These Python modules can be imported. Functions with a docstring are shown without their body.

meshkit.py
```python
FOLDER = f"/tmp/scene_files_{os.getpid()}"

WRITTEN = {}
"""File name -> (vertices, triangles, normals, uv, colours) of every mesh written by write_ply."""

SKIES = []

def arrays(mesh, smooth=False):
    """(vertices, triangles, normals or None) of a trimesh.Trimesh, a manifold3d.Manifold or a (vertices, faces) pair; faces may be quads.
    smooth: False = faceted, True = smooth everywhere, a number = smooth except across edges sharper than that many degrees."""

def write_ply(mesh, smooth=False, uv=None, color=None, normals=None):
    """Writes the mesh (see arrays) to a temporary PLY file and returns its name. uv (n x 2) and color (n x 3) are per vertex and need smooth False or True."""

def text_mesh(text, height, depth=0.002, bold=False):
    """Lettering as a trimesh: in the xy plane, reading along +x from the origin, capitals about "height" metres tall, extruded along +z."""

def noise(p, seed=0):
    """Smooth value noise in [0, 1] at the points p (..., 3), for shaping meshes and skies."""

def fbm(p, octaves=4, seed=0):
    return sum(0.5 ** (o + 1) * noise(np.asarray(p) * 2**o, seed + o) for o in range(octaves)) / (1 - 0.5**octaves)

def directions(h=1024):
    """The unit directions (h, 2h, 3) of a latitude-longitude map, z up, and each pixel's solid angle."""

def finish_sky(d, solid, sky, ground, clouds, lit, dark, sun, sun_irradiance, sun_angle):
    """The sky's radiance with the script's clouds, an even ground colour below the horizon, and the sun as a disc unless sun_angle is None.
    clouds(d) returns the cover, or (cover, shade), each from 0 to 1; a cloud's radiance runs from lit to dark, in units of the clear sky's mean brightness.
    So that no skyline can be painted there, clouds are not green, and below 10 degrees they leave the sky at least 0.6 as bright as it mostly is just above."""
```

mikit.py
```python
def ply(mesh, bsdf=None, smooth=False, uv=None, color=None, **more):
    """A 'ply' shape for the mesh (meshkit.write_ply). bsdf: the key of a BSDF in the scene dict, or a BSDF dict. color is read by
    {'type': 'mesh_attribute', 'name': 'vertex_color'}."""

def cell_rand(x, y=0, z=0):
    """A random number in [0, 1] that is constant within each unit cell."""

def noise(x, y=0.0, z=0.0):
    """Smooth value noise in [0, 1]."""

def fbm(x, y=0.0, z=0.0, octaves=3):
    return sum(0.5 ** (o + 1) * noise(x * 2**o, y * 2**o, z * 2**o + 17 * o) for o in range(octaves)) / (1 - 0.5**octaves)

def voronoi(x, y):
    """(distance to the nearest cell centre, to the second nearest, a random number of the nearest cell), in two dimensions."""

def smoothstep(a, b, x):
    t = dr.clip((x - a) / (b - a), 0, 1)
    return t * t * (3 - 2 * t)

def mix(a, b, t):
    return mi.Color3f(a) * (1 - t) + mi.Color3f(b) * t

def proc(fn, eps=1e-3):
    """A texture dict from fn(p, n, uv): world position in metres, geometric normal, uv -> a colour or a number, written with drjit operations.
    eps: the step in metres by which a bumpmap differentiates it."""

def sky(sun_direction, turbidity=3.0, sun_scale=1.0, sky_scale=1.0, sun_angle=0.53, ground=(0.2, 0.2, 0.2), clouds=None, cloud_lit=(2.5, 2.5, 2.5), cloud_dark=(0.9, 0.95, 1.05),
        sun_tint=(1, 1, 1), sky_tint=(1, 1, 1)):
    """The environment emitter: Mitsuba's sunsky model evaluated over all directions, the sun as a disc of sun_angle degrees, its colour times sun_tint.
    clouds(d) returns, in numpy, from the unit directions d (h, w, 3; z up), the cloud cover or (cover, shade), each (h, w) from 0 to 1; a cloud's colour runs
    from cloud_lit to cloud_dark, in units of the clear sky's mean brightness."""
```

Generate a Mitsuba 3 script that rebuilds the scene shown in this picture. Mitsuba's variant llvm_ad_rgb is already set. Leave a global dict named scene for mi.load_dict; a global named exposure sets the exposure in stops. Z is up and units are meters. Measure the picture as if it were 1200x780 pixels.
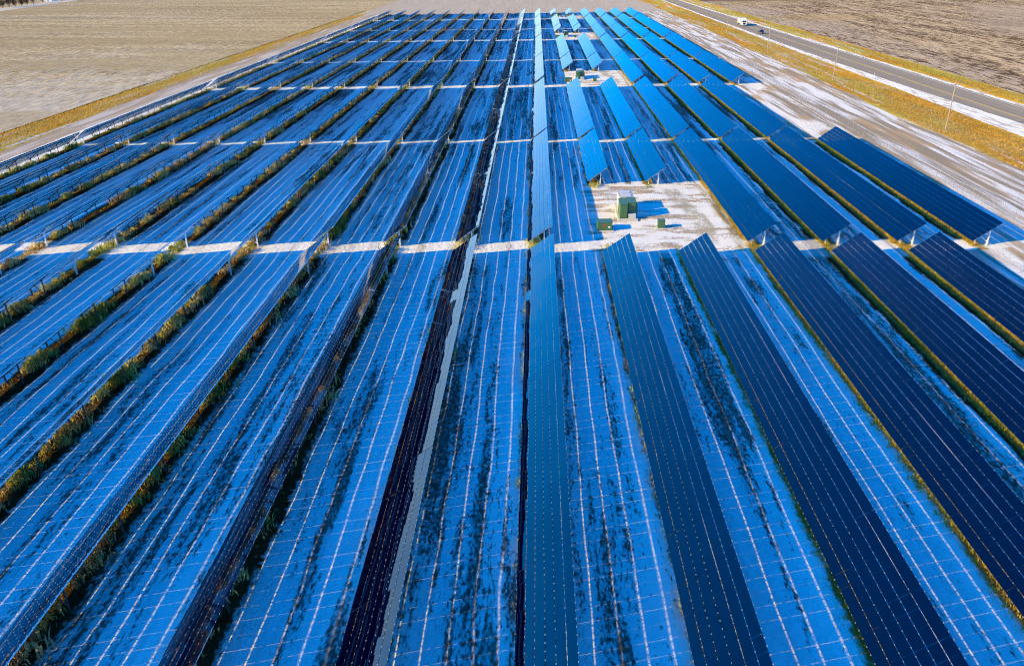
import math, random
import numpy as np
import trimesh
import drjit as dr
import mitsuba as mi
import mikit, meshkit
from mikit import proc, noise, fbm, smoothstep, mix, cell_rand

T = mi.ScalarTransform4f
rng = np.random.default_rng(7)
scene, labels = {"type": "scene"}, {}

# ------------------------------------------------------------------ camera, sky, exposure
CAM_H, PITCH, YAW, ROLL = 36.06, 0.4563, 0.0350, -0.0142
fwd = np.array([-math.sin(YAW) * math.cos(PITCH), math.cos(YAW) * math.cos(PITCH), -math.sin(PITCH)])
right = np.array([math.cos(YAW), math.sin(YAW), 0.0])
upv = math.cos(ROLL) * np.cross(right, fwd) - math.sin(ROLL) * right
scene["camera"] = {"type": "perspective", "fov": 2 * math.degrees(math.atan(600 / 904.8)), "fov_axis": "x", "near_clip": 0.5, "far_clip": 9000.0,
                   "to_world": T().look_at(origin=[0, 0, CAM_H], target=[float(fwd[0]), float(fwd[1]), float(CAM_H + fwd[2])], up=[float(v) for v in upv])}
def haze(d):
    """Horizon haze out of view, its colours and falloff shaped for the panel reflections: (cover, shade)."""
    elev = np.maximum(np.degrees(np.arcsin(np.clip(d[..., 2], -1, 1))), 0)
    n = meshkit.fbm(d * np.array([3.0, 3.0, 14.0]), 3, 4)
    return np.clip(np.exp(-elev / 11.0) * (0.90 + 0.4 * (n - 0.5)), 0, 1), np.clip((elev + 6 * (n - 0.5) - 1.5) / 7.0, 0, 1)
SUN = (-1.0, -0.41, 0.448)
scene["sky"] = mikit.sky(SUN, turbidity=3.0, sun_scale=1.0, sky_scale=1.0, sun_tint=(1.08, 1.02, 0.34), sky_tint=(0.001, 0.83, 2.25),
                         ground=(0.2, 0.2, 0.2), clouds=haze, cloud_lit=(2.2, 3.2, 4.0), cloud_dark=(0.02, 2.9, 8.2))
exposure = 2.5

# ------------------------------------------------------------------ layout of the farm (metres)
PITCHX = 9.94                       # row spacing
XL0, XH0 = -1.17, 2.25              # low and high edge of the central row
Z0, ZH = 0.66, 3.17
SL = math.hypot(XH0 - XL0, ZH - Z0)
CT, ST = (XH0 - XL0) / SL, (ZH - Z0) / SL
NMOD, MLEN, MGAP = 6, 1.16, 0.037   # modules up the slope, module pitch along the row, gap between courses
MW = SL / NMOD
BLOCKS = [(20.0, 96.7), (100.1, 164.3), (165.6, 239.5), (243.0, 303.4), (304.9, 378.0), (381.8, 437.0), (438.4, 505.4), (509.3, 560.0)]
PADS = [100.1, 243.0, 381.8, 509.3]
PADLEN = [31.5, 31.5, 32.0, 23.0]
AISLES = ((98.4, 2.4), (165.0, 1.4), (241.2, 2.4), (304.2, 1.5), (380.0, 2.6), (437.7, 1.5), (507.3, 2.6))

# ------------------------------------------------------------------ helpers
def rgb(*c):
    return {"type": "rgb", "value": [float(x) for x in c]}

def boxes(c, ax, ay, az):
    """Many boxes as (vertices, triangles): centres (n,3), half axis vectors (n,3) each."""
    c, ax, ay, az = (np.broadcast_to(np.asarray(a, float), (len(c), 3)) for a in (c, ax, ay, az))
    s = np.array([[x, y, z] for x in (-1, 1) for y in (-1, 1) for z in (-1, 1)], float)
    f = np.array([[0, 1, 3], [0, 3, 2], [4, 6, 7], [4, 7, 5], [0, 4, 5], [0, 5, 1], [2, 3, 7], [2, 7, 6], [0, 2, 6], [0, 6, 4], [1, 5, 7], [1, 7, 3]])
    v = c[:, None] + s[None, :, :1] * ax[:, None] + s[None, :, 1:2] * ay[:, None] + s[None, :, 2:] * az[:, None]
    return v.reshape(-1, 3), (f[None] + 8 * np.arange(len(c))[:, None, None]).reshape(-1, 3)

def join(*parts):
    vs, fs, at = [], [], 0
    for v, f in parts:
        vs.append(np.asarray(v)); fs.append(np.asarray(f) + at); at += len(v)
    return np.vstack(vs), np.vstack(fs)

def bar(p0, p1, w, d=None, side=(0, 1, 0)):
    """A rectangular bar from p0 to p1."""
    p0, p1 = np.asarray(p0, float), np.asarray(p1, float)
    z = (p1 - p0) / 2
    s = np.asarray(side, float)
    s = s - z * (s @ z) / (z @ z)
    s /= np.linalg.norm(s)
    u = np.cross(s, z / np.linalg.norm(z))
    return boxes([(p0 + p1) / 2], u * w / 2, s * (d or w) / 2, z)

def box(x0, x1, y0, y1, z0, z1):
    return boxes([[(x0 + x1) / 2, (y0 + y1) / 2, (z0 + z1) / 2]], [(x1 - x0) / 2, 0, 0], [0, (y1 - y0) / 2, 0], [0, 0, (z1 - z0) / 2])

def tube(p0, p1, r0, r1=None, n=10):
    p0, p1 = np.asarray(p0, float), np.asarray(p1, float)
    r1 = r0 if r1 is None else r1
    d = (p1 - p0) / np.linalg.norm(p1 - p0)
    a = np.cross(d, [0, 0, 1.0] if abs(d[2]) < 0.9 else [1.0, 0, 0]); a /= np.linalg.norm(a)
    b = np.cross(d, a)
    t = np.arange(n) * 2 * np.pi / n
    ring = np.cos(t)[:, None] * a + np.sin(t)[:, None] * b
    v = np.vstack([p0 + ring * r0, p1 + ring * r1, [p0], [p1]])
    i = np.arange(n); j = (i + 1) % n
    f = np.vstack([np.stack([i, j, j + n], 1), np.stack([i, j + n, i + n], 1), np.stack([j, i, i * 0 + 2 * n], 1), np.stack([i + n, j + n, i * 0 + 2 * n + 1], 1)])
    return v, f

def beveled(x0, x1, y0, y1, z0, z1, b=0.03):
    """A box with chamfered edges."""
    import manifold3d as m3
    pts = []
    for x, sx in ((x0, 1), (x1, -1)):
        for y, sy in ((y0, 1), (y1, -1)):
            for z, sz in ((z0, 1), (z1, -1)):
                pts += [(x + sx * b, y + sy * b, z), (x + sx * b, y, z + sz * b), (x, y + sy * b, z + sz * b)]
    m = m3.Manifold.hull_points(np.array(pts)).to_mesh()
    return np.asarray(m.vert_properties[:, :3], float), np.asarray(m.tri_verts, int)

def hull(pts):
    import manifold3d as m3
    m = m3.Manifold.hull_points(np.asarray(pts, float)).to_mesh()
    return np.asarray(m.vert_properties[:, :3], float), np.asarray(m.tri_verts, int)

def numbered(name):
    used = numbered.used
    n = used.get(name, -1) + 1
    used[name] = n
    return name if n == 0 else f"{name}_{n:03d}"
numbered.used = {}

def part(root, name, mesh, bsdf, label=None, kind=None, smooth=False, **more):
    key = numbered(f"{root}__{name}")
    scene[key] = mesh if isinstance(mesh, dict) else mikit.ply(mesh, bsdf, smooth=smooth, **more)
    if label or kind:
        labels[key] = {k: v for k, v in (("label", label), ("kind", kind)) if v}
    return key

def thing(name, label, cat, group=None):
    key = numbered(name)
    labels[key] = {"label": label, "category": cat}
    if group:
        labels[key]["group"] = group
    return key

def single(name, mesh, bsdf, label, cat=None, kind=None, group=None, smooth=False, **more):
    key = numbered(name)
    scene[key] = mikit.ply(mesh, bsdf, smooth=smooth, **more)
    labels[key] = {"label": label}
    if cat: labels[key]["category"] = cat
    if kind: labels[key]["kind"] = kind
    if group: labels[key]["group"] = group
    return key

ORD = ["zeroth", "first", "second", "third", "fourth", "fifth", "sixth", "seventh", "eighth", "ninth", "tenth"]

# ------------------------------------------------------------------ materials
SNOW = (0.87, 0.85, 0.74)

def in_range(x, a, b, w):
    return smoothstep(a - w, a + w, x) * (1 - smoothstep(b - w, b + w, x))

def ground_colour(p, n, uv):
    x, y = p.x, p.y
    # rows: s = metres to the right of a row's low edge, row = its number
    wob = 0.5 * (noise(x * 0.11, y * 0.13, 3.0) - 0.5)
    q = (x - XL0) / PITCHX
    row = dr.floor(q + 0.25)
    s = (q - row) * PITCHX + wob                         # from -2.5 to 7.4
    short = 1 - in_range(y, 99.0, 165.0, 0.8) - smoothstep(240.0, 242.0, y)      # no sixth row here
    inside = in_range(x, -106.0, 64.0 - 8.2 * short + 1.6 * (noise(x * 0.3, y * 0.15, 77.0) - 0.5), 0.6) * in_range(y, 8.0, 563.0, 1.0)
    fine = fbm(x * 5.0, y * 3.2, 1.0, 3)
    med = fbm(x * 1.1, y * 0.35, 5.0, 3)
    lane = 0.5 + 1.25 * (fbm(x * 0.75 + 31.0, y * 0.035, 9.0, 2) - 0.5)       # long lanes of thin snow between the rows
    big = fbm(x * 0.05, y * 0.03, 2.0, 2)
    rr = cell_rand(row, 3.0, 1.0)
    # bare earth and grass under and behind each row
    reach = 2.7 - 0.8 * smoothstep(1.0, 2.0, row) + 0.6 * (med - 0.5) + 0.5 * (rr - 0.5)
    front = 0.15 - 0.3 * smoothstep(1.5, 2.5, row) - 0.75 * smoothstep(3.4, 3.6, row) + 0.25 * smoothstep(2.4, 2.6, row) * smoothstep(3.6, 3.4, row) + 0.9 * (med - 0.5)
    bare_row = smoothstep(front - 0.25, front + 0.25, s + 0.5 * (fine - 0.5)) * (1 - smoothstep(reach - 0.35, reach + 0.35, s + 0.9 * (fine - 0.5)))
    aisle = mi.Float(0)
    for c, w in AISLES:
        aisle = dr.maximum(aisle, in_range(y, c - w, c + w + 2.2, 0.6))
    bare_row = bare_row * (1 - aisle * (1 - in_range(s, 0.2, 2.1, 0.4) * smoothstep(0.35, 0.6, med + 0.2 * rr)) )
    # mottled thin snow
    warp = 1.6 * (noise(x * 0.7, y * 0.25, 71.0) - 0.5)
    speck = 0.5 + 1.15 * (fbm((x + 0.3 * warp) * 8.0, y * 3.4 + warp, 61.0, 4) - 0.5)
    streak = fbm((x + 0.25 * warp) * 2.8, y * 0.22, 63.0, 4)
    speck2 = fbm(x * 3.1 + 9.0, y * 1.3, 67.0, 2)
    thin = smoothstep(0.525, 0.70, speck * 0.27 + speck2 * 0.10 + streak * 0.33 + lane * 0.34 + 0.14 * (big - 0.5) + 0.035 * smoothstep(100.0, 220.0, y))
    thin = thin * (1 - 0.55 * aisle)
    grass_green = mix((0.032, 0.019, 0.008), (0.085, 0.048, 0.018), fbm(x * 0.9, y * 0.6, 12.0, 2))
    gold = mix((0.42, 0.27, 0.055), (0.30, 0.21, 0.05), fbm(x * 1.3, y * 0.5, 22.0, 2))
    grass = mix(grass_green, gold, dr.clip(smoothstep(0.5, 3.0, row) * 0.9 * smoothstep(-0.5, 0.1, s) + 0.7 * aisle, 0, 1))  # sunlit gold and shaded front put into the grass colour, aisles included
    tuft = mix(grass_green, (0.26, 0.18, 0.11), 0.75 * aisle + 0.05)  # tan only in the aisles: the sunlit look painted into the tufts
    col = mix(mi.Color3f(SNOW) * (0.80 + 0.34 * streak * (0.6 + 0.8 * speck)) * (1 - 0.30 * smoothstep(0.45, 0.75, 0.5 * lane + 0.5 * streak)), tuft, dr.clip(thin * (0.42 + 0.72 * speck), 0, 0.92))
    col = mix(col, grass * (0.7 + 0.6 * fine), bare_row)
    # inverter pads: snow on tan gravel, wheel tracks
    pad = mi.Float(0)
    track = mi.Float(0)
    for y0, ln in zip(PADS, PADLEN):
        pad = dr.maximum(pad, in_range(x, 7.4, 28.0, 0.5) * in_range(y, y0 - 2.0, y0 + ln + 0.2, 0.5))
        bend = 23.6 + 1.0 * dr.sin((y - y0) * 0.16) + 0.9 * (med - 0.5)
        track = dr.maximum(track, in_range(x, bend - 1.4, bend + 1.1, 0.5) * in_range(y, y0 + 1.0, y0 + ln - 3.0, 1.0))
    dirt = smoothstep(0.50, 0.66, fbm(x * 0.22, y * 0.8, 41.0, 4) * 0.72 + 0.28 * speck)
    padc = mix(SNOW, mix((0.46, 0.33, 0.22), (0.36, 0.30, 0.20), med), dr.clip(dirt * 0.9 + 0.12 * fine, 0, 1))
    padc = mix(padc, (0.42, 0.37, 0.25), track * smoothstep(0.32, 0.62, 0.6 * med + 0.5 * fine) * 0.85)
    padc = mix(padc, gold, in_range(x, 27.4 + 0.8 * (fine - 0.5), 30.0, 0.5) * smoothstep(0.25, 0.6, med * 0.6 + fine * 0.4))
    padc = mix(padc, gold, in_range(x, 8.0, 20.0, 0.3) * smoothstep(0.45, 0.6, med) * in_range(s, -0.2, 2.5, 0.3) * 0.0)
    col = mix(col, padc, pad)
    # outside the rows: thin wind-blown snow over gravel, streaked along the road
    st = fbm(x * 0.9 + 1.5 * noise(x * 0.2, y * 0.02, 7.0), y * 0.045, 33.0, 4)
    st2 = fbm(x * 2.2, y * 0.10, 37.0, 3)
    verge = mix((0.33, 0.27, 0.19), (0.80, 0.78, 0.72), smoothstep(0.38, 0.66, 0.6 * st + 0.3 * st2 + 0.1 * fine + 0.12 * (big - 0.5)))
    verge = mix(verge, (0.46, 0.31, 0.16), smoothstep(0.54, 0.66, fbm(x * 0.25 + 50.0, y * 0.06, 3.0, 3)) * smoothstep(0.35, 0.6, st2) * 0.9)
    snowbank = in_range(x, 60.0, 67.0 + 6 * (med - 0.5), 1.5) * smoothstep(0.38, 0.55, fbm(x * 0.2, y * 0.05, 55.0, 2))
    verge = mix(verge, SNOW, snowbank * (1 - 0.4 * smoothstep(0.5, 0.6, fine)))
    lsnow = mix((0.42, 0.33, 0.22), (0.58, 0.52, 0.43), smoothstep(0.42, 0.68, st))
    lsnow = mix(lsnow, SNOW, in_range(x, -107.2 + 1.0 * (med - 0.5), -100.0, 0.3) * 0.8)
    out = dr.select(x > 0, verge, lsnow)
    far = smoothstep(561.0, 570.0, y + 6 * (med - 0.5))
    out = mix(out, mix((0.44, 0.36, 0.24), (0.55, 0.49, 0.40), st), far)
    return mix(out, col, inside)

def field_colour(p, n, uv):
    x, y = p.x, p.y
    rowl = fbm(x * 0.22, y * 0.06, 3.0, 3)
    st = fbm(x * 0.9, y * 0.45, 4.0, 4)
    big = fbm(x * 0.012, y * 0.02, 6.0, 3)
    near = smoothstep(420.0, 130.0, y + 0.35 * (-x - 130.0))
    snow = smoothstep(0.38, 0.62, st * 0.6 + 0.3 * rowl + 0.35 * (big - 0.5) + 0.30 * near - 0.09)
    fur = fbm(x * 0.012, y * 0.11 + 0.02 * x, 18.0, 3)
    tan = mix((0.58, 0.45, 0.25), (0.34, 0.26, 0.14), smoothstep(0.3, 0.7, 0.6 * fbm(x * 0.7, y * 0.7, 8.0, 3) + 0.4 * fur))
    c = mix(tan, (0.56, 0.50, 0.38), snow * (0.4 + 0.45 * near))
    c = c * (0.62 + 0.76 * fbm(x * 1.7, y * 0.30, 28.0, 3))
    yellow = smoothstep(0.55, 0.7, fbm(x * 0.008, y * 0.03, 16.0, 2)) * 0.5
    c = mix(c, (0.42, 0.32, 0.16), yellow)
    # snow lying along the far wood
    edge = (x + 422.0) + (y - 667.0) * 0.156 + 6 * (st - 0.5)
    return mix(c, SNOW, 0.4 * in_range(edge, -30.0, -8.0, 3.0) * smoothstep(600.0, 640.0, y))

def stubble_colour(p, n, uv):
    x, y = p.x, p.y
    st = fbm(x * 1.5, y * 0.22, 3.0, 3)
    sp = fbm(x * 0.8, y * 0.8, 5.0, 4)
    big = fbm(x * 0.02, y * 0.008, 6.0, 2)
    c = mix((0.13, 0.085, 0.05), (0.58, 0.44, 0.27), smoothstep(0.36, 0.64, 0.45 * st + 0.3 * sp + 0.25 * fbm(x * 0.25, y * 0.03, 9.0, 2)))
    c = mix(c, (0.44, 0.35, 0.25), smoothstep(0.5, 0.75, big + 0.3 * (st - 0.5)) * 0.55)
    edge = in_range(x, 120.0, 146.0 + 10 * big, 5.0)
    c = mix(c, (0.46, 0.38, 0.29), edge * smoothstep(0.4, 0.6, st) * 0.6)
    c = mix(c, (0.44, 0.32, 0.14), smoothstep(0.5, 0.75, fbm(x * 0.006, y * 0.012, 26.0, 2)) * 0.45)
    return mix(c, (0.16, 0.09, 0.07), smoothstep(655.0, 690.0, y))

def verge_colour(p, n, uv):
    x, y = p.x, p.y
    st = fbm(x * 1.0, y * 0.10, 3.0, 3)
    sp = fbm(x * 2.6, y * 1.6, 5.0, 3)
    c = mix((0.68, 0.37, 0.05), (0.50, 0.25, 0.03), smoothstep(0.35, 0.65, 0.5 * st + 0.5 * fbm(x * 0.3, y * 0.05, 13.0, 2)))
    c = mix(c, (0.50, 0.42, 0.09), smoothstep(0.42, 0.64, fbm(x * 0.12, y * 0.03, 8.0, 2)) * 0.8)
    c = mix(c, (0.55, 0.42, 0.25), smoothstep(0.55, 0.72, st * 0.5 + sp * 0.5) * 0.8)
    c = mix(c, (0.62, 0.60, 0.57), smoothstep(0.62, 0.72, fbm(x * 0.5, y * 0.035, 18.0, 3)) * 0.8)
    c = mix(c, (0.10, 0.07, 0.03), in_range(x, -127.0, -123.9 + 1.2 * (sp - 0.5), 0.35) * smoothstep(0.3, 0.55, sp))
    return c * (0.72 + 0.5 * sp)

def road_colour(p, n, uv):
    x, y = p.x, p.y
    g = fbm(x * 1.2, y * 0.05, 3.0, 3)
    c = mix((0.33, 0.275, 0.195), (0.39, 0.33, 0.245), g) * (0.92 + 0.16 * fbm(x * 8.0, y * 8.0, 1.0, 2))
    wheel = sum(dr.exp(-dr.square((x - a) / 0.45)) for a in (108.0, 110.0, 115.0, 117.0))
    return c * (1 - 0.12 * wheel)

def shoulder_colour(p, n, uv):
    x, y = p.x, p.y
    sp = fbm(x * 1.4, y * 0.25, 3.0, 4)
    return mix(SNOW, (0.50, 0.42, 0.30), smoothstep(0.48, 0.68, sp) * 0.8)

def ground_bump(p, n, uv):
    return fbm(p.x * 3.0, p.y * 3.0, 0.0, 3) * 0.10 + fbm(p.x * 11.0, p.y * 9.0, 2.0, 2) * 0.03

def field_bump(p, n, uv):
    return fbm(p.x * 1.3, p.y * 1.8, 0.0, 3) * 0.35

def grass_bump(p, n, uv):
    return fbm(p.x * 2.0, p.y * 1.2, 0.0, 3) * 0.4

def matte(fn, bump=None, eps=0.02):
    b = {"type": "diffuse", "reflectance": proc(fn)}
    if bump:
        b = {"type": "bumpmap", "arbitrary": {**proc(bump, eps)}, "scale": 1.0, "bsdf": b}
    return {"type": "twosided", "bsdf": b}

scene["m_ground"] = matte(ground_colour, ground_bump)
scene["m_field"] = matte(field_colour, field_bump, 0.05)
scene["m_stubble"] = matte(stubble_colour, field_bump, 0.05)
scene["m_verge"] = matte(verge_colour, grass_bump, 0.05)
scene["m_road"] = matte(road_colour)
scene["m_shoulder"] = matte(shoulder_colour, ground_bump)
scene["m_panel"] = {"type": "twosided", "bsdf": {"type": "plastic", "diffuse_reflectance": rgb(0.0002, 0.0010, 0.034), "int_ior": 1.58, "nonlinear": True}}
def flat(c, rough=0.5, metal=0.0, spec=0.5):
    return {"type": "twosided", "bsdf": {"type": "principled", "base_color": rgb(*c), "roughness": rough, "metallic": metal, "specular": spec}}
scene["m_steel"] = flat((0.74, 0.74, 0.73), 0.5, 0.15)
scene["m_darksteel"] = flat((0.20, 0.21, 0.22), 0.5, 0.3)
scene["m_clip"] = flat((0.36, 0.40, 0.46), 0.5, 0.1)
scene["m_fence"] = flat((0.33, 0.33, 0.33), 0.6, 0.1)
scene["m_rack"] = flat((0.05, 0.05, 0.05), 0.7, 0.1)  # near black for the inner racks, their shade put into the colour
scene["m_green"] = flat((0.055, 0.13, 0.05), 0.5)
scene["m_grey"] = flat((0.46, 0.47, 0.48), 0.5)
scene["m_concrete"] = flat((0.46, 0.44, 0.41), 0.9, 0, 0.2)
scene["m_greyroof"] = flat((0.36, 0.37, 0.39), 0.6)
scene["m_white"] = flat((0.80, 0.80, 0.79), 0.3)
scene["m_dark"] = flat((0.02, 0.02, 0.024), 0.35)
scene["m_navycar"] = flat((0.02, 0.024, 0.04), 0.2)
scene["m_rubber"] = flat((0.02, 0.02, 0.02), 0.8, 0, 0.2)
scene["m_glass"] = flat((0.02, 0.03, 0.04), 0.08, 0, 0.8)
scene["m_wood"] = flat((0.36, 0.30, 0.23), 0.9, 0, 0.1)
scene["m_bark"] = flat((0.10, 0.065, 0.05), 0.9, 0, 0.1)
scene["m_roof"] = flat((0.12, 0.10, 0.10), 0.8, 0, 0.2)
scene["m_red"] = flat((0.5, 0.03, 0.02), 0.4)
scene["m_yellow"] = flat((0.65, 0.42, 0.03), 0.7, 0, 0.2)
scene["m_paint"] = flat((0.75, 0.74, 0.70), 0.7, 0, 0.2)
scene["m_leaf"] = {"type": "principledthin", "base_color": {"type": "mesh_attribute", "name": "vertex_color"}, "roughness": 0.7, "diff_trans": 1.15, "spec_trans": 0.0, "eta": 1.3}

# ------------------------------------------------------------------ the setting
def height(x, y):
    """Gentle unevenness of the ground inside the farm."""
    p = np.stack([x * 0.14, y * 0.055, np.zeros_like(x)], -1)
    q = np.stack([x * 0.6, y * 0.22, np.zeros_like(x) + 3], -1)
    h = 0.22 * (meshkit.fbm(p, 3, 5) - 0.5) + 0.09 * (meshkit.fbm(q, 2, 9) - 0.5)
    m = np.clip((x + 102) / 6, 0, 1) * np.clip((70 - x) / 6, 0, 1) * np.clip((572 - y) / 10, 0, 1)
    return h * m

gx = np.concatenate([[-5000, -2500, -1200, -600, -300, -180, -124, -112], np.arange(-106, 76, 0.6), [80, 88, 100, 112, 128, 140, 200, 400, 900, 2000, 5000]])
gy = [-300.0, -40.0, 8.0]
while gy[-1] < 590:
    gy.append(gy[-1] + 0.45 + max(0, gy[-1] - 30) * 0.0065)
gy = np.concatenate([gy, [620, 700, 900, 1400, 2500, 5000, 8000]])
X, Y = np.meshgrid(gx, gy)
Zg = height(X, Y)
nx, ny = len(gx), len(gy)
idx = np.arange(nx * ny).reshape(ny, nx)
gf = np.stack([idx[:-1, :-1], idx[:-1, 1:], idx[1:, 1:], idx[1:, :-1]], -1).reshape(-1, 4)
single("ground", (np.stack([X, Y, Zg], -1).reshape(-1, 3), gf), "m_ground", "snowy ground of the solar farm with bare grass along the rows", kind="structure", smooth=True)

def strip(name, xl, xr, ys, z, bsdf, label, wl=0.0, wr=0.0, seed=0, nseg=260):
    """A long sheet along the road with uneven edges."""
    yy = np.concatenate([np.linspace(ys[0], 700, nseg), np.linspace(720, ys[1], 12)]) if ys[1] > 720 else np.linspace(ys[0], ys[1], nseg)
    e = lambda s: (meshkit.fbm(np.stack([yy * 0.03, yy * 0 + s, yy * 0], -1), 3, s) - 0.5) * 2
    xl, xr = (q(yy) if callable(q) else q for q in (xl, xr))
    a, b = xl + wl * e(seed + 1) + 0 * yy, xr + wr * e(seed + 2) + 0 * yy
    v = np.vstack([np.stack([a, yy, yy * 0 + z], -1), np.stack([b, yy, yy * 0 + z], -1)])
    n = len(yy); i = np.arange(n - 1)
    return single(name, (v, np.stack([i, i + n, i + n + 1, i + 1], -1)), bsdf, label, kind="structure")

RL = lambda y: 104.4 + 5.2 * np.exp(-(np.maximum(y, 100) - 190) / 90.0) - 0.0 * y      # edges of the asphalt
RR = lambda y: 122.0 - 0.0135 * (np.minimum(y, 600) - 200)
strip("field", -3000, -121, (-100, 5000), 0.004, "m_field", "pale stubble field dusted with snow left of the farm", 0, 2.0, 1)
strip("grass_verge", -125.2, lambda y: -112.5 - 6.0 * np.clip((y - 150) / 200, 0, 1), (-100, 600), 0.008, "m_verge", "orange dry grass strip between the left field and the farm", 1.0, 1.6, 5)
strip("grass_verge", 86.0, 103.9, (-100, 1500), 0.004, "m_verge", "orange dry grass ditch between the farm and the road", 3.0, 0.4, 9)
strip("snow_shoulder", 102.6, lambda y: RL(y) + 0.4, (-100, 1500), 0.008, "m_shoulder", "white snowy shoulder on the farm side of the road", 0.8, 0.0, 13)
strip("road", RL, RR, (-100, 2500), 0.012, "m_road", "grey two-lane asphalt road running past the farm", 0.2, 0, 17)
strip("snow_shoulder", lambda y: RR(y) - 0.2, lambda y: RR(y) + 1.7, (-100, 1500), 0.016, "m_shoulder", "narrow white snowy shoulder on the far side of the road", 0.1, 0.35, 21)
strip("grass_verge", lambda y: RR(y) + 1.5, 132.0, (-100, 1500), 0.012, "m_verge", "yellow green grass strip between the road and the brown field", 0.3, 1.4, 25)
strip("field", 131.0, 3000, (-100, 5000), 0.008, "m_stubble", "brown stubble field beyond the road", 1.0, 0, 29)
def road_line(x, w):
    yy = np.arange(100.0, 900.0, 20.0)
    xa = np.array([x(y) for y in yy])
    return join(*[hull([(a + sx * w / 2, y, z) for a, y in ((xa[k], yy[k]), (xa[k + 1], yy[k + 1] - 0.01)) for sx in (-1, 1) for z in (0.013, 0.0165)]) for k in range(len(yy) - 1)])
mid = lambda y: 113.4 - 0.0068 * (min(y, 600) - 200)
scene["road__centre_line"] = mikit.ply(road_line(lambda y: mid(y) - 0.17, 0.13), "m_yellow")
scene["road__centre_line_001"] = mikit.ply(road_line(lambda y: mid(y) + 0.17, 0.13), "m_yellow")
scene["road__edge_line"] = mikit.ply(road_line(lambda y: float(RR(np.array(y))) - 1.2, 0.14), "m_paint")

# ------------------------------------------------------------------ the solar arrays
AX = np.array([CT, 0, ST]); AN = np.array([-ST, 0, CT])
PANEL_PLY = mikit.ply(boxes([[0, 0, 0]], [0.5, 0, 0], [0, 0.5, 0], [0, 0, 0.5]), "m_panel")
NEAR_Y = 52.0

def array_key(row, b):
    side = "the straight central row" if row == 0 else (f"{ORD[abs(row)]} row {'left' if row < 0 else 'right'} of the straight central row")
    blk = ["nearest block", "second block", "third block", "fourth block", "fifth block", "sixth block", "seventh block", "farthest block"][b]
    look = "teal sheened solar array" if row == 0 else ("dark navy solar array" if row > 0 else ("black solar array with pale top" if row == -1 else "edge-on solar array"))
    return f"{look}, {side}, {blk}"

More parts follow.
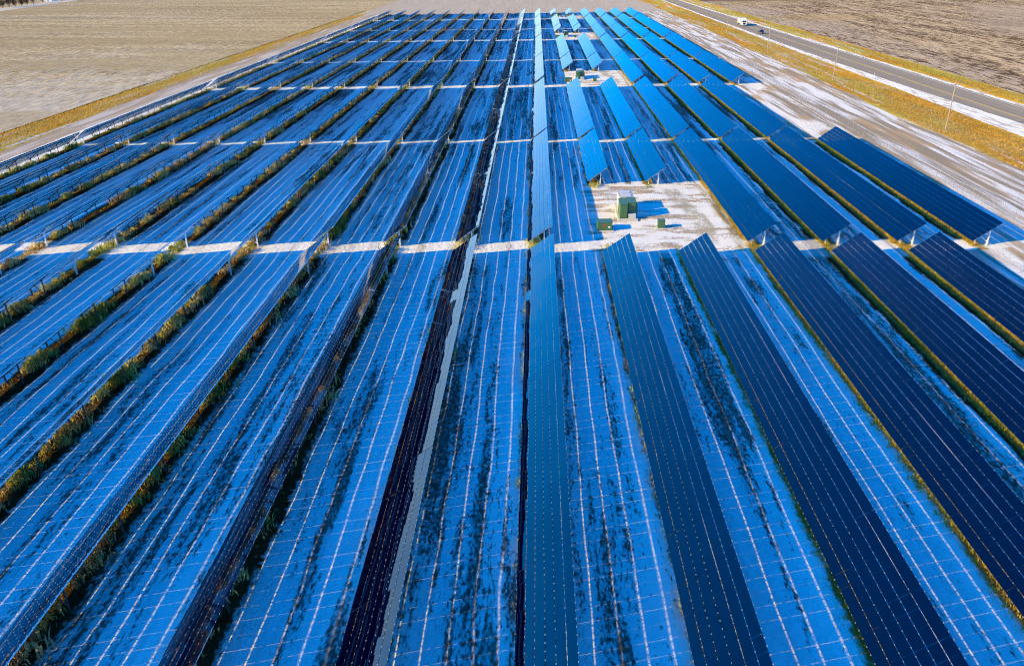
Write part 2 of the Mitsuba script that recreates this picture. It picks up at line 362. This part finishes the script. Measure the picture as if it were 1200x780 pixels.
POST_PLY, BEAM = None, None
def build_array(row, b, y0, y1):
    root = thing("solar_array", array_key(row, b), "solar array", "rows of solar arrays across the farm")
    xl = XL0 + PITCHX * row
    n = int((y1 - y0) / MLEN)
    ys = y0 + (np.arange(n) + 0.5) * MLEN
    rows_dx = rng.normal(0, 0.03)
    base = np.array([xl, 0, Z0])
    # slow waves of the row and small tilts of every panel
    wave = 0.04 * (meshkit.fbm(np.stack([ys * 0.06, ys * 0 + row * 7.3, ys * 0], -1), 2, 3) - 0.5) * 2
    tw = np.repeat(rng.normal(0, 0.0065, n // 3 + 1), 3)[:n]
    tilt = rng.normal(0, 0.004) + (0.012 if row == -1 and b >= 1 else (-0.014 if row == -1 else 0.0))
    cs, axs, ays, azs = [], [], [], []
    for k in range(NMOD):
        t = (k + 0.5) * MW
        da = tw + rng.normal(0, 0.0022, n)
        db = rng.normal(0, 0.0016, n)
        c = base + AX * t + np.stack([0 * ys, ys, wave], -1) + AN * 0.05
        ax = AX + AN * (da + tilt)[:, None]
        ax = ax / np.linalg.norm(ax, axis=1, keepdims=True)
        c = c + AN * ((da * 0.8 + tilt) * (t - SL / 2))[:, None]
        ay = np.stack([0 * ys, 1 + 0 * ys, db], -1)
        az = np.cross(ax, ay); az /= np.linalg.norm(az, axis=1, keepdims=True)
        gapy = np.where(np.arange(n) % 3 == 2, 0.013, 0.0035)
        cs.append(c); axs.append(ax * (MW - (MGAP if b < 2 else 0.022)) / 2); ays.append(ay * (MLEN / 2 - gapy)[:, None]); azs.append(az * 0.005)
    cs, axs, ays, azs = (np.array(a) for a in (cs, axs, ays, azs))         # (6, n, 3)
    single_ok = b == 0 and row >= -2
    picked = np.zeros((NMOD, n), bool)
    if single_ok:
        picked[:] = (ys < NEAR_Y) & (ys > 29)
        # only what the frame shows
        for k in range(NMOD):
            zc = ys * math.cos(PITCH) + (CAM_H - 1.5) * math.sin(PITCH)
            picked[k] &= (xl + t) * 900 / zc + 29 < 640
            picked[k] &= (xl + t) * 900 / zc + 29 > -640
    for k, j in zip(*np.nonzero(picked)):
        m = np.eye(4)
        m[:3, 0], m[:3, 1], m[:3, 2], m[:3, 3] = axs[k, j] * 2, ays[k, j] * 2, azs[k, j] * 2, cs[k, j]
        part(root, "panel", {**PANEL_PLY, "to_world": T(m)}, None)
    o = ~picked
    part(root, "panel_field", boxes(cs[o], axs[o], ays[o], azs[o]), "m_panel", kind="stuff")
    # clips bridging the gaps between the courses
    if b < 1:
        cy = (y0 + (np.arange(2 * n) + 0.5) * MLEN / 2)
        cl = [base + AX * (k * MW) + np.stack([0 * cy, cy, np.interp(cy, ys, wave)], -1) + AN * 0.058 for k in range(NMOD + 1)]
        cl = np.vstack(cl)
        part(root, "clip_row", boxes(cl, AX * 0.019, [0, 0.04, 0], AN * 0.006), "m_clip", kind="stuff")
    # purlins under the panels
    pur = [bar(base + AX * t + [0, y0, 0] - AN * 0.07, base + AX * t + [0, y1 - (y1 - y0) % MLEN, 0] - AN * 0.07, 0.06, 0.09, AN) for t in (0.5 * MW, 2.5 * MW, 3.5 * MW, 5.5 * MW)]
    for m in pur:
        part(root, "purlin", m, "m_steel")
    # posts with beams and braces, end ones sunlit pale, inner ones shaded by colour
    py = np.arange(y0 + 0.5, y1 - 0.2, MLEN * 6)
    frames = []
    for j, yy in enumerate(py):
        pr = [xl + 2.25, yy, 0]; zr = Z0 + (2.25) * ST / CT - 0.16
        pf = [xl + 0.62, yy, 0]; zf = Z0 + 0.62 * ST / CT - 0.16
        end = j < 1 or (b == 0 and j >= len(py) - 1)
        rear = bar([pr[0], yy, -0.2], [pr[0], yy, zr], 0.16 if end else 0.09, 0.20 if end else 0.11)
        front = bar([pf[0], yy, -0.2], [pf[0], yy, zf], 0.10, 0.14)
        beam = bar(base + AX * 0.15 + [0, yy, 0] - AN * 0.13, base + AX * (SL - 0.2) + [0, yy, 0] - AN * 0.13, 0.10, 0.07)
        brace = bar([pr[0] - 0.02, yy + 0.06, 0.35], base + AX * 1.35 + [0, yy + 0.06, 0] - AN * 0.16, 0.06, 0.05)
        if end:
            part(root, "post", rear, "m_steel"); part(root, "post", front, "m_steel")
            part(root, "beam", beam, "m_steel"); part(root, "brace", brace, "m_steel")
        else:
            frames += [rear, front, beam, brace]
    part(root, "rack", join(*frames), "m_rack", kind="stuff")

ROWS = {0: range(-8, 6), 1: range(-10, 7), 2: range(-10, 6), 3: range(-10, 7), 4: range(-10, 7), 5: range(-10, 7), 6: range(-10, 7), 7: range(-10, 7)}
PADBLOCK = {1: 31.0, 3: 31.0, 5: 32.0, 7: 22.0}
for b, (y0, y1) in enumerate(BLOCKS):
    for row in ROWS[b]:
        a = y0 + PADBLOCK[b] if b in PADBLOCK and row in (1, 2) else y0
        build_array(row, b, a, y1)

# ------------------------------------------------------------------ weeds and grass (real leaves)
def tufts(px, py, hgt, spread, nleaf, cols, seed, lean=0.5):
    """Tufts of narrow bent leaves at (px, py): vertices, triangles, colours."""
    r = np.random.default_rng(seed)
    n = len(px); m = n * nleaf
    bx = np.repeat(px, nleaf) + r.normal(0, 1, m) * np.repeat(spread, nleaf) * 0.5
    by = np.repeat(py, nleaf) + r.normal(0, 1, m) * np.repeat(spread, nleaf) * 0.5
    bz = height(bx, by) - 0.02
    h = np.repeat(hgt, nleaf) * r.uniform(0.45, 1.1, m)
    a = r.uniform(0, 2 * np.pi, m)
    l = h * r.uniform(0.1, lean * 2, m)
    w = h * r.uniform(0.10, 0.24, m)
    d = np.stack([np.cos(a), np.sin(a), 0 * a], -1); sd = np.stack([-np.sin(a), np.cos(a), 0 * a], -1)
    p0 = np.stack([bx, by, bz], -1)
    p1 = p0 + d * (l * 0.4)[:, None] + np.array([0, 0, 1.0]) * (h * 0.62)[:, None]
    p2 = p0 + d * l[:, None] + np.array([0, 0, 1.0]) * (h * r.uniform(0.7, 1.0, m))[:, None]
    v = np.stack([p0 - sd * (w * 0.3)[:, None], p0 + sd * (w * 0.3)[:, None], p1 + sd * (w * 0.5)[:, None], p1 - sd * (w * 0.5)[:, None], p2], 1)
    f = np.array([[0, 1, 2], [0, 2, 3], [3, 2, 4]])
    f = (f[None] + 5 * np.arange(m)[:, None, None]).reshape(-1, 3)
    c = np.repeat(cols, nleaf, axis=0) * r.uniform(0.7, 1.3, (m, 1))
    return v.reshape(-1, 3), f, np.clip(np.repeat(c, 5, axis=0), 0, 1)

def mixcol(pal, n, r, pos, scale=0.15, seed=0):
    """Colours drifting along the row between the palette's entries."""
    t = meshkit.fbm(np.stack([pos[0] * 0.3, pos[1] * scale, pos[0] * 0], -1), 3, seed)
    t = np.clip((t - 0.28) / 0.44, 0, 0.999) * (len(pal) - 1) + r.normal(0, 0.25, n)
    t = np.clip(t, 0, len(pal) - 1.001)
    i = t.astype(int); u = (t - i)[:, None]
    pal = np.array(pal)
    return pal[i] * (1 - u) + pal[i + 1] * u

WEED = [(0.30, 0.34, 0.07), (0.62, 0.60, 0.17), (0.84, 0.74, 0.36), (0.66, 0.46, 0.20), (0.42, 0.46, 0.10), (0.80, 0.70, 0.28)]
GOLD = [(0.34, 0.36, 0.05), (0.62, 0.46, 0.08), (0.74, 0.50, 0.10), (0.52, 0.42, 0.08)]
DARK = [(0.05, 0.055, 0.015), (0.09, 0.07, 0.025), (0.035, 0.045, 0.012)]
for row in range(-10, 7):
    vs, fs, cc, at = [], [], [], 0
    for b, (y0, y1) in enumerate(BLOCKS):
        if row not in ROWS[b]:
            continue
        ya, yb = y0 + (PADBLOCK[b] - 1.8 if b in PADBLOCK and row in (1, 2) else 0), (BLOCKS[b + 1][0] if b + 1 < len(BLOCKS) else y1)
        dens = [9, 7, 5.5, 4, 3.2, 2.6, 2.2, 2.2][b] * (1.0 if row <= 0 else 0.9)
        n = int((yb - ya) * dens * (1.5 if row > 1 else 1.0))
        r = np.random.default_rng(100 + row * 10 + b)
        yy = r.uniform(ya, yb, n)
        if row <= 1:
            ss = r.normal(1.0, 0.5, n)
            hh = r.uniform(0.35, 0.85, n) * (0.55 + 0.9 * meshkit.fbm(np.stack([yy * 0.25, yy * 0 + row, yy * 0], -1), 2, 2))
            ss = np.clip(ss, 0.15, 2.3)
            hh = np.minimum(hh, 0.48 + 0.4 * ss)
            clump = meshkit.fbm(np.stack([yy * 0.5, yy * 0 + row * 3.0, yy * 0], -1), 2, 8)
            hh = hh * np.clip((clump - 0.22) * 3.2, 0.2, 1.5)
            hh = np.minimum(hh, 0.50 + 0.4 * ss)
            cols = mixcol(WEED, n, r, (yy * 0 + row * 5.0, yy), 0.08, 11)
        else:
            ss = np.clip(r.normal(0.42, 0.35, n), -0.12, 1.5)
            hh = r.uniform(0.22, 0.48, n) * (0.6 if row == 2 else 1.0)
            cols = mixcol(GOLD if row in (3, 5, 6) else GOLD[:2] + [(0.44, 0.44, 0.06), (0.60, 0.50, 0.08)], n, r, (yy * 0 + row * 5.0, yy), 0.06, 12)
        v, f, c = tufts(XL0 + PITCHX * row + ss, yy, hh, hh * 0.9, 11 if b < 2 else 7, cols, 500 + row * 10 + b)
        vs.append(v); fs.append(f + at); cc.append(c); at += len(v)
    where = "under the central row" if row == 0 else f"under the {ORD[abs(row)]} row {'left' if row < 0 else 'right'} of the central row"
    single("weeds", (np.vstack(vs), np.vstack(fs)), "m_leaf", ("golden dry grass " if row > 1 else "green and brown weeds ") + where, kind="stuff", color=np.vstack(cc))

# low grass poking through the snow between the rows
r = np.random.default_rng(77)
n = 52000
yy = 24 + 150 * r.uniform(0, 1, n) ** 1.5
xx = r.uniform(-92, 62, n)
pr = meshkit.fbm(np.stack([xx * 0.75 + 31, yy * 0.035, xx * 0 + 9], -1), 2, 21)
keep = (pr > r.uniform(0.38, 0.75, n)) & ~((yy > 98) & (yy < 106)) & ~((yy > 100) & (yy < 134) & (xx > 6) & (xx < 29))
xx, yy = xx[keep], yy[keep]
hh = r.uniform(0.05, 0.16, len(xx))
v, f, c = tufts(xx, yy, hh, hh * 2.2, 4, mixcol(DARK, len(xx), r, (xx, yy), 0.1, 5), 78, 0.7)
single("winter_grass", (v, f), "m_leaf", "short dark grass poking through the snow between the rows", kind="stuff", color=c)

# dry grass of the verges
for name, x0, x1, ya, yb, n, lab in (("dry_grass", -124.0, -115.0, 100, 560, 15000, "orange dry grass tufts left of the farm"),
                                     ("dry_grass", 87.0, 101.5, 100, 560, 20000, "orange dry grass tufts in the ditch by the road"),
                                     ("dry_grass", 124.5, 131.0, 120, 560, 7000, "yellow green grass tufts beyond the road")):
    r = np.random.default_rng(n)
    yy = ya + (yb - ya) * r.uniform(0, 1, n) ** 1.4
    xx = r.uniform(x0, x1, n)
    hh = r.uniform(0.2, 0.6, n)
    pal = [(0.64, 0.34, 0.05), (0.70, 0.42, 0.08), (0.50, 0.36, 0.06), (0.66, 0.50, 0.20)] if x0 < 110 else [(0.50, 0.44, 0.08), (0.58, 0.44, 0.09), (0.42, 0.38, 0.06)]
    v, f, c = tufts(xx, yy, hh, hh * 2.0, 5, mixcol(pal, n, r, (xx, yy), 0.03, 31), n + 1, 0.7)
    single(name, (v, f), "m_leaf", lab, kind="stuff", color=c)

# ------------------------------------------------------------------ inverter pads
def hz(x, y):
    return float(height(np.array([x]), np.array([y]))[0])

for i, y0 in enumerate(PADS):
    nth = ["nearest", "second", "third", "farthest"][i]
    def P(x0, x1, ya, yb, z0, z1, b=0.03):
        return beveled(x0, x1, y0 + ya, y0 + yb, z0, z1, b)
    # big green transformer: two cabinets with cooling fins on a slab
    t = thing("transformer", f"tall green transformer cabinet on the {nth} snowy pad", "transformer", "green electrical boxes on the snowy pads")
    part(t, "slab", P(12.2, 15.2, 11.2, 15.5, -0.1, 0.16), "m_concrete")
    part(t, "cabinet", P(12.5, 13.66, 12.0, 15.0, 0.16, 2.3, 0.04), "m_green")
    part(t, "cabinet", P(13.72, 14.95, 12.6, 15.3, 0.16, 2.4, 0.04), "m_green")
    part(t, "door", P(12.6, 13.06, 11.95, 12.0, 0.3, 2.1, 0.012), "m_green")
    part(t, "door", P(13.1, 13.56, 11.95, 12.0, 0.3, 2.1, 0.012), "m_green")
    part(t, "door", P(13.82, 14.85, 12.55, 12.6, 0.9, 2.2, 0.012), "m_green")
    part(t, "meter_box", P(13.8, 14.9, 11.9, 12.5, 0.16, 0.85, 0.02), "m_grey", label="pale grey box at the foot of the green cabinet")
    part(t, "lid", P(12.45, 13.69, 11.9, 15.1, 2.3, 2.38, 0.02), "m_green")
    part(t, "lid", P(13.70, 15.0, 12.5, 15.4, 2.4, 2.48, 0.02), "m_green")
    for k in range(8):
        part(t, "cooling_fin", P(14.95, 15.2, 13.0 + 0.28 * k, 13.06 + 0.28 * k, 0.5, 2.0, 0.01), "m_green")
    # grey inverter container behind it
    t = thing("inverter", f"pale grey inverter container behind the tall green cabinet, {nth} pad", "inverter", "grey inverters on the snowy pads")
    part(t, "slab", P(12.3, 15.3, 15.6, 20.2, -0.1, 0.14), "m_concrete")
    part(t, "body", P(12.8, 14.9, 15.9, 19.6, 0.14, 2.25, 0.04), "m_grey")
    part(t, "roof", P(12.72, 14.98, 15.82, 19.68, 2.25, 2.35, 0.03), "m_greyroof")
    for k in range(3):
        part(t, "door", P(12.76, 12.8, 16.05 + 1.2 * k, 17.15 + 1.2 * k, 0.3, 2.05, 0.012), "m_grey")
    for k in range(3):
        part(t, "vent", P(14.9, 14.96, 16.2 + 1.15 * k, 17.1 + 1.15 * k, 0.7, 1.7, 0.012), "m_darksteel")
    for k in range(2):
        part(t, "roof_hatch", P(13.1, 14.6, 16.3 + 1.7 * k, 17.4 + 1.7 * k, 2.35, 2.45, 0.02), "m_grey")
    # low green box on the left
    t = thing("switchgear_box", f"low wide green box with small warning labels, left side of the {nth} pad", "electrical box", "green electrical boxes on the snowy pads")
    part(t, "slab", P(8.5, 11.2, 6.3, 8.7, -0.1, 0.12), "m_concrete")
    part(t, "cabinet", P(8.8, 10.9, 6.6, 8.4, 0.12, 1.2, 0.03), "m_green")
    part(t, "lid", P(8.75, 10.95, 6.54, 8.46, 1.2, 1.3, 0.025), "m_green")
    part(t, "warning_label", P(9.65, 9.95, 6.575, 6.6, 0.72, 0.98, 0.004), "m_red", label="small red warning label")
    part(t, "warning_label", P(10.3, 10.6, 6.575, 6.6, 0.5, 0.72, 0.004), "m_white", label="small white notice")
    # small green box on the right
    t = thing("pedestal_box", f"small green box standing alone, right side of the {nth} pad", "electrical box", "green electrical boxes on the snowy pads")
    part(t, "slab", P(17.4, 18.8, 7.4, 8.8, -0.1, 0.1), "m_concrete")
    part(t, "cabinet", P(17.6, 18.6, 7.6, 8.5, 0.1, 1.15, 0.03), "m_green")
    part(t, "lid", P(17.56, 18.64, 7.55, 8.55, 1.15, 1.22, 0.02), "m_green")

# ------------------------------------------------------------------ chain-link fence on the road side
t = thing("chain_link_fence", "thin grey chain link fence between the arrays and the road", "fence")
FX = 69.6
fy = np.arange(92.0, 576.0, 3.05)
far_posts = []
for y in fy:
    m = join(tube([FX, y, -0.2], [FX, y, 2.05], 0.035, n=8), tube([FX, y, 2.05], [FX, y, 2.09], 0.045, 0.02, n=8))
    if y < 260: part(t, "post", m, "m_fence")
    else: far_posts.append(m)
part(t, "far_post", join(*far_posts), "m_fence", kind="stuff")
part(t, "top_rail", tube([FX, fy[0], 2.0], [FX, fy[-1], 2.0], 0.024, n=8), "m_fence")
part(t, "tension_wire", tube([FX, fy[0], 0.12], [FX, fy[-1], 0.12], 0.01, n=5), "m_fence")
yy = np.arange(fy[0], 300.0, 0.28)
lx = np.zeros_like(yy) + FX
c = np.concatenate([np.stack([lx - 0.012, yy + 0.95, lx * 0 + 1.05], -1), np.stack([lx + 0.012, yy + 0.95, lx * 0 + 1.05], -1)])
ax = np.concatenate([np.tile([0, 0.93, 0.93], (len(yy), 1)), np.tile([0, -0.93, 0.93], (len(yy), 1))])
part(t, "wire_mesh", boxes(c, ax, [0.0015, 0, 0], np.stack([0 * c[:, 0], -ax[:, 2], ax[:, 1]], -1) * 0.0018), "m_fence", kind="stuff")

# ------------------------------------------------------------------ utility poles and their wires along the road
tops = []
for i, y in enumerate(np.arange(174.4, 560, 72.6)):
    x = 89.7 + 0.25 * math.sin(i * 2.1)
    t = thing("utility_pole", f"tall wooden utility pole in the roadside grass, {ORD[i + 1]} from the camera", "utility pole", "utility poles along the road")
    lean = 0.10 * math.sin(i * 1.7)
    part(t, "shaft", tube([x, y, -0.5], [x + lean, y, 10.4], 0.14, 0.09, 12), "m_wood", smooth=40)
    part(t, "crossarm", bar([x + lean - 1.1, y - 0.13, 9.75], [x + lean + 1.1, y - 0.13, 9.75], 0.10, 0.12), "m_wood")
    for dx in (-1.0, 0.35, 1.0):
        part(t, "insulator", join(tube([x + lean + dx, y - 0.13, 9.8], [x + lean + dx, y - 0.13, 9.98], 0.045, 0.06, 8), tube([x + lean + dx, y - 0.13, 9.98], [x + lean + dx, y - 0.13, 10.05], 0.06, 0.03, 8)), "m_grey")
    tops.append((x + lean, y))
for k, dx in enumerate((-1.0, 0.35, 1.0)):
    segs = []
    for (xa, ya), (xb, yb) in zip(tops[:-1], tops[1:]):
        q = np.linspace(0, 1, 9)
        pts = np.stack([xa + dx + (xb - xa) * q, ya - 0.13 + (yb - ya) * q, 10.05 - 1.1 * 4 * q * (1 - q)], -1)
        segs += [tube(pts[j], pts[j + 1], 0.008, n=4) for j in range(8)]
    single("power_line", join(*segs), "m_darksteel", ["power line on the farm side of the utility poles", "power line beside the top of the utility poles", "power line on the road side of the utility poles"][k], "power line")

# small white marker posts at the shoulder
for i, (x, y) in enumerate(((103.2, 348.0), (105.4, 255.0))):
    t = thing("marker_post", ["small pale marker post at the snowy shoulder, farther along the road", "small pale marker post at the snowy shoulder, nearer to the camera"][i], "marker post", "marker posts along the road")
    part(t, "post", bar([x, y, -0.2], [x, y, 1.3], 0.10, 0.05), "m_white")
    part(t, "reflector", beveled(x - 0.045, x + 0.045, y - 0.035, y - 0.026, 1.05, 1.2, 0.004), "m_yellow")

# ------------------------------------------------------------------ vehicles
def profile(pts, x0, x1, taper=0.0):
    """A body from a side outline (y, z), width x0..x1, narrowed towards the top."""
    from shapely.geometry import Polygon
    poly = Polygon(pts)
    m = trimesh.creation.extrude_polygon(poly, x1 - x0, engine="earcut")
    v = np.array(m.vertices)
    z0, z1 = min(p[1] for p in pts), max(p[1] for p in pts)
    xc, k = (x0 + x1) / 2, 1 - taper * np.clip((v[:, 1] - z0) / (z1 - z0), 0, 1) ** 2
    return np.stack([xc + (v[:, 2] - (x1 - x0) / 2) * k, v[:, 0], v[:, 1]], -1), np.array(m.faces)

def shift(mesh, o):
    return np.asarray(mesh[0]) + np.asarray(o, float), mesh[1]

def wheel(root, x, y, z, r, w, o):
    k = part(root, "wheel", shift(tube([x - w / 2, y, z], [x + w / 2, y, z], r, n=18), o), "m_rubber", smooth=40)
    sgn = 1 if x > 0 else -1
    scene[numbered(k + "__rim")] = mikit.ply(shift(tube([x + sgn * (w / 2 - 0.02), y, z], [x + sgn * (w / 2 + 0.012), y, z], r * 0.6, n=14), o), "m_grey", smooth=40)

# white lorry with a long pale trailer, driving towards the camera
o = (109.6, 441.0, 0.016)
t = thing("semi_truck", "white truck with a pale grey box trailer driving down the road", "truck")
part(t, "cab", shift(profile([(0.9, 0.55), (0.15, 0.6), (0.0, 0.8), (0.05, 1.75), (0.9, 1.85), (1.25, 2.75), (1.6, 3.35), (3.4, 3.85), (3.4, 0.55)], -1.2, 1.2, 0.08), o), "m_white", smooth=25)
part(t, "windscreen", shift(hull([(sx * (1.02 - 0.04 * k), y, z) for sx in (-1, 1) for k, (y, z) in enumerate(((0.88, 1.88), (1.2, 2.68), (0.92, 1.88), (1.24, 2.68)))]), o), "m_glass")
part(t, "grille", shift(beveled(-0.7, 0.7, -0.03, 0.06, 0.85, 1.65, 0.02), o), "m_dark")
for sx in (-1, 1):
    part(t, "headlight", shift(beveled(sx * 0.95 - 0.17, sx * 0.95 + 0.17, -0.03, 0.1, 0.95, 1.2, 0.02), o), "m_grey")
    part(t, "side_window", shift(beveled(sx * 1.155 - 0.02, sx * 1.155 + 0.02, 1.5, 2.4, 1.95, 2.65, 0.01), o), "m_glass")
    part(t, "mirror", shift(beveled(sx * 1.42 - 0.1, sx * 1.42 + 0.1, 1.0, 1.15, 1.9, 2.6, 0.03), o), "m_dark")
part(t, "bumper", shift(beveled(-1.2, 1.2, -0.12, 0.25, 0.42, 0.75, 0.04), o), "m_grey")
part(t, "chassis", shift(beveled(-0.55, 0.55, 1.0, 10.2, 0.75, 1.05, 0.02), o), "m_dark")
part(t, "trailer", shift(beveled(-1.28, 1.28, 4.3, 10.5, 1.1, 3.6, 0.05), o), "m_grey")
for y, wd in ((1.2, 0.32), (5.2, 0.6), (6.5, 0.6), (8.3, 0.6), (9.5, 0.6)):
    for sx in (-1, 1):
        wheel(t, sx * (1.22 - wd / 2), y, 0.52, 0.52, wd, o)

# dark car behind... ahead of it, nearer to the camera
o = (108.0, 398.0, 0.016)
t = thing("car", "small dark car on the road ahead of the white truck", "car")
part(t, "body", shift(profile([(0.1, 0.35), (0.0, 0.6), (0.12, 0.85), (1.3, 1.0), (4.55, 1.02), (4.75, 0.8), (4.7, 0.35)], -0.93, 0.93, 0.06), o), "m_navycar", smooth=30)
part(t, "cabin", shift(profile([(1.15, 0.98), (1.95, 1.62), (2.6, 1.72), (4.0, 1.68), (4.55, 1.0)], -0.82, 0.82, 0.2), o), "m_navycar", smooth=30)
part(t, "windscreen", shift(hull([(sx * a, y, z) for sx in (-1, 1) for a, y, z in ((0.76, 1.2, 1.0), (0.64, 1.9, 1.56), (0.76, 1.25, 1.0), (0.64, 1.95, 1.56))]), o), "m_glass")
part(t, "bumper", shift(beveled(-0.88, 0.88, -0.06, 0.2, 0.34, 0.6, 0.04), o), "m_dark")
for sx in (-1, 1):
    part(t, "headlight", shift(beveled(sx * 0.68 - 0.16, sx * 0.68 + 0.16, 0.0, 0.14, 0.66, 0.8, 0.02), o), "m_white")
    part(t, "mirror", shift(beveled(sx * 1.0 - 0.1, sx * 1.0 + 0.1, 1.35, 1.5, 1.0, 1.16, 0.03), o), "m_dark")
    part(t, "side_window", shift(beveled(sx * 0.775 - 0.02, sx * 0.775 + 0.02, 2.0, 3.9, 1.08, 1.5, 0.01), o), "m_glass")
    for y in (0.95, 3.75):
        wheel(t, sx * 0.82, y, 0.34, 0.34, 0.22, o)

# ------------------------------------------------------------------ far wood and farmhouse at the upper left
def bare_tree(label, x, y, h, seed):
    r = np.random.default_rng(seed)
    t = thing("tree", label, "tree", "bare trees of the far wood")
    part(t, "trunk", tube([x, y, -0.3], [x + r.normal(0, 0.2), y, h * 0.45], 0.22, 0.13, 8), "m_bark")
    limbs, twv, twf, tcol, at = [], [], [], [], 0
    for k in range(14):
        z = h * r.uniform(0.12, 0.5); a = r.uniform(0, 2 * np.pi); l = h * r.uniform(0.25, 0.48)
        p0 = np.array([x, y, z]); p1 = p0 + np.array([math.cos(a) * l * 0.75, math.sin(a) * l * 0.75, l * 0.8])
        limbs.append(tube(p0, p1, 0.09, 0.03, 5))
        n = 90
        c = p0 + (p1 - p0) * r.uniform(0.2, 1.1, (n, 1)) + r.normal(0, h * 0.07, (n, 3))
        c[:, 2] = np.maximum(c[:, 2], 0.3)
        d = r.normal(0, 1, (n, 3)); d /= np.linalg.norm(d, axis=1, keepdims=True)
        e = np.cross(d, [0.3, 0.5, 0.8]); e /= np.linalg.norm(e, axis=1, keepdims=True)
        v = np.stack([c - d * 0.4 - e * 0.12, c + e * 0.16, c + d * 0.5], 1)
        twv.append(v.reshape(-1, 3)); twf.append(np.arange(3 * n).reshape(-1, 3) + at); at += 3 * n
        base = np.array([[0.07, 0.05, 0.05], [0.10, 0.06, 0.04], [0.22, 0.14, 0.05]])[r.integers(0, 3 if seed % 3 == 0 else 2)]
        tcol.append(np.repeat(base * r.uniform(0.6, 1.4, (n, 1)), 3, axis=0))
    for m in limbs[:6]:
        part(t, "limb", m, "m_bark")
    part(t, "crown", (np.vstack(twv), np.vstack(twf)), "m_leaf", kind="stuff", color=np.vstack(tcol))

r = np.random.default_rng(3)
names = ["bare tree at the far left corner of the wood", "second bare tree from the left in the far wood", "third bare tree from the left in the far wood", "fourth bare tree from the left in the far wood",
         "fifth bare tree from the left in the far wood", "golden leaved tree in the far wood left of the white house", "bare tree just left of the white farmhouse", "bare tree just right of the white farmhouse"]
for i, (xx, yy) in enumerate(((-456, 700), (-456.5, 712), (-455.5, 719), (-454, 727), (-456, 738), (-459, 752), (-464, 776), (-466, 812))):
    bare_tree(names[i], xx + r.normal(0, 0.5), yy, r.uniform(8, 11), 30 + i)
hx, hy = -475.0, 803.0
t = thing("house", "small white farmhouse at the edge of the far wood", "house")
part(t, "wall", box(hx - 3.5, hx + 3.5, hy, hy + 6, -0.2, 3.2), "m_white")
part(t, "roof", (np.array([[hx - 3.9, hy - 0.4, 3.15], [hx + 3.9, hy - 0.4, 3.15], [hx + 3.9, hy + 6.4, 3.15], [hx - 3.9, hy + 6.4, 3.15], [hx - 3.9, hy + 3, 5.4], [hx + 3.9, hy + 3, 5.4]]),
                 np.array([[0, 1, 5], [0, 5, 4], [2, 3, 4], [2, 4, 5], [1, 2, 5], [3, 0, 4], [0, 3, 2], [0, 2, 1]])), "m_roof")
part(t, "door", box(hx - 0.5, hx + 0.5, hy - 0.04, hy + 0.02, 0, 2.1), "m_dark")
for dx in (-2.3, 1.4):
    part(t, "window", box(hx + dx, hx + dx + 1.0, hy - 0.04, hy + 0.02, 1.0, 2.2), "m_glass")
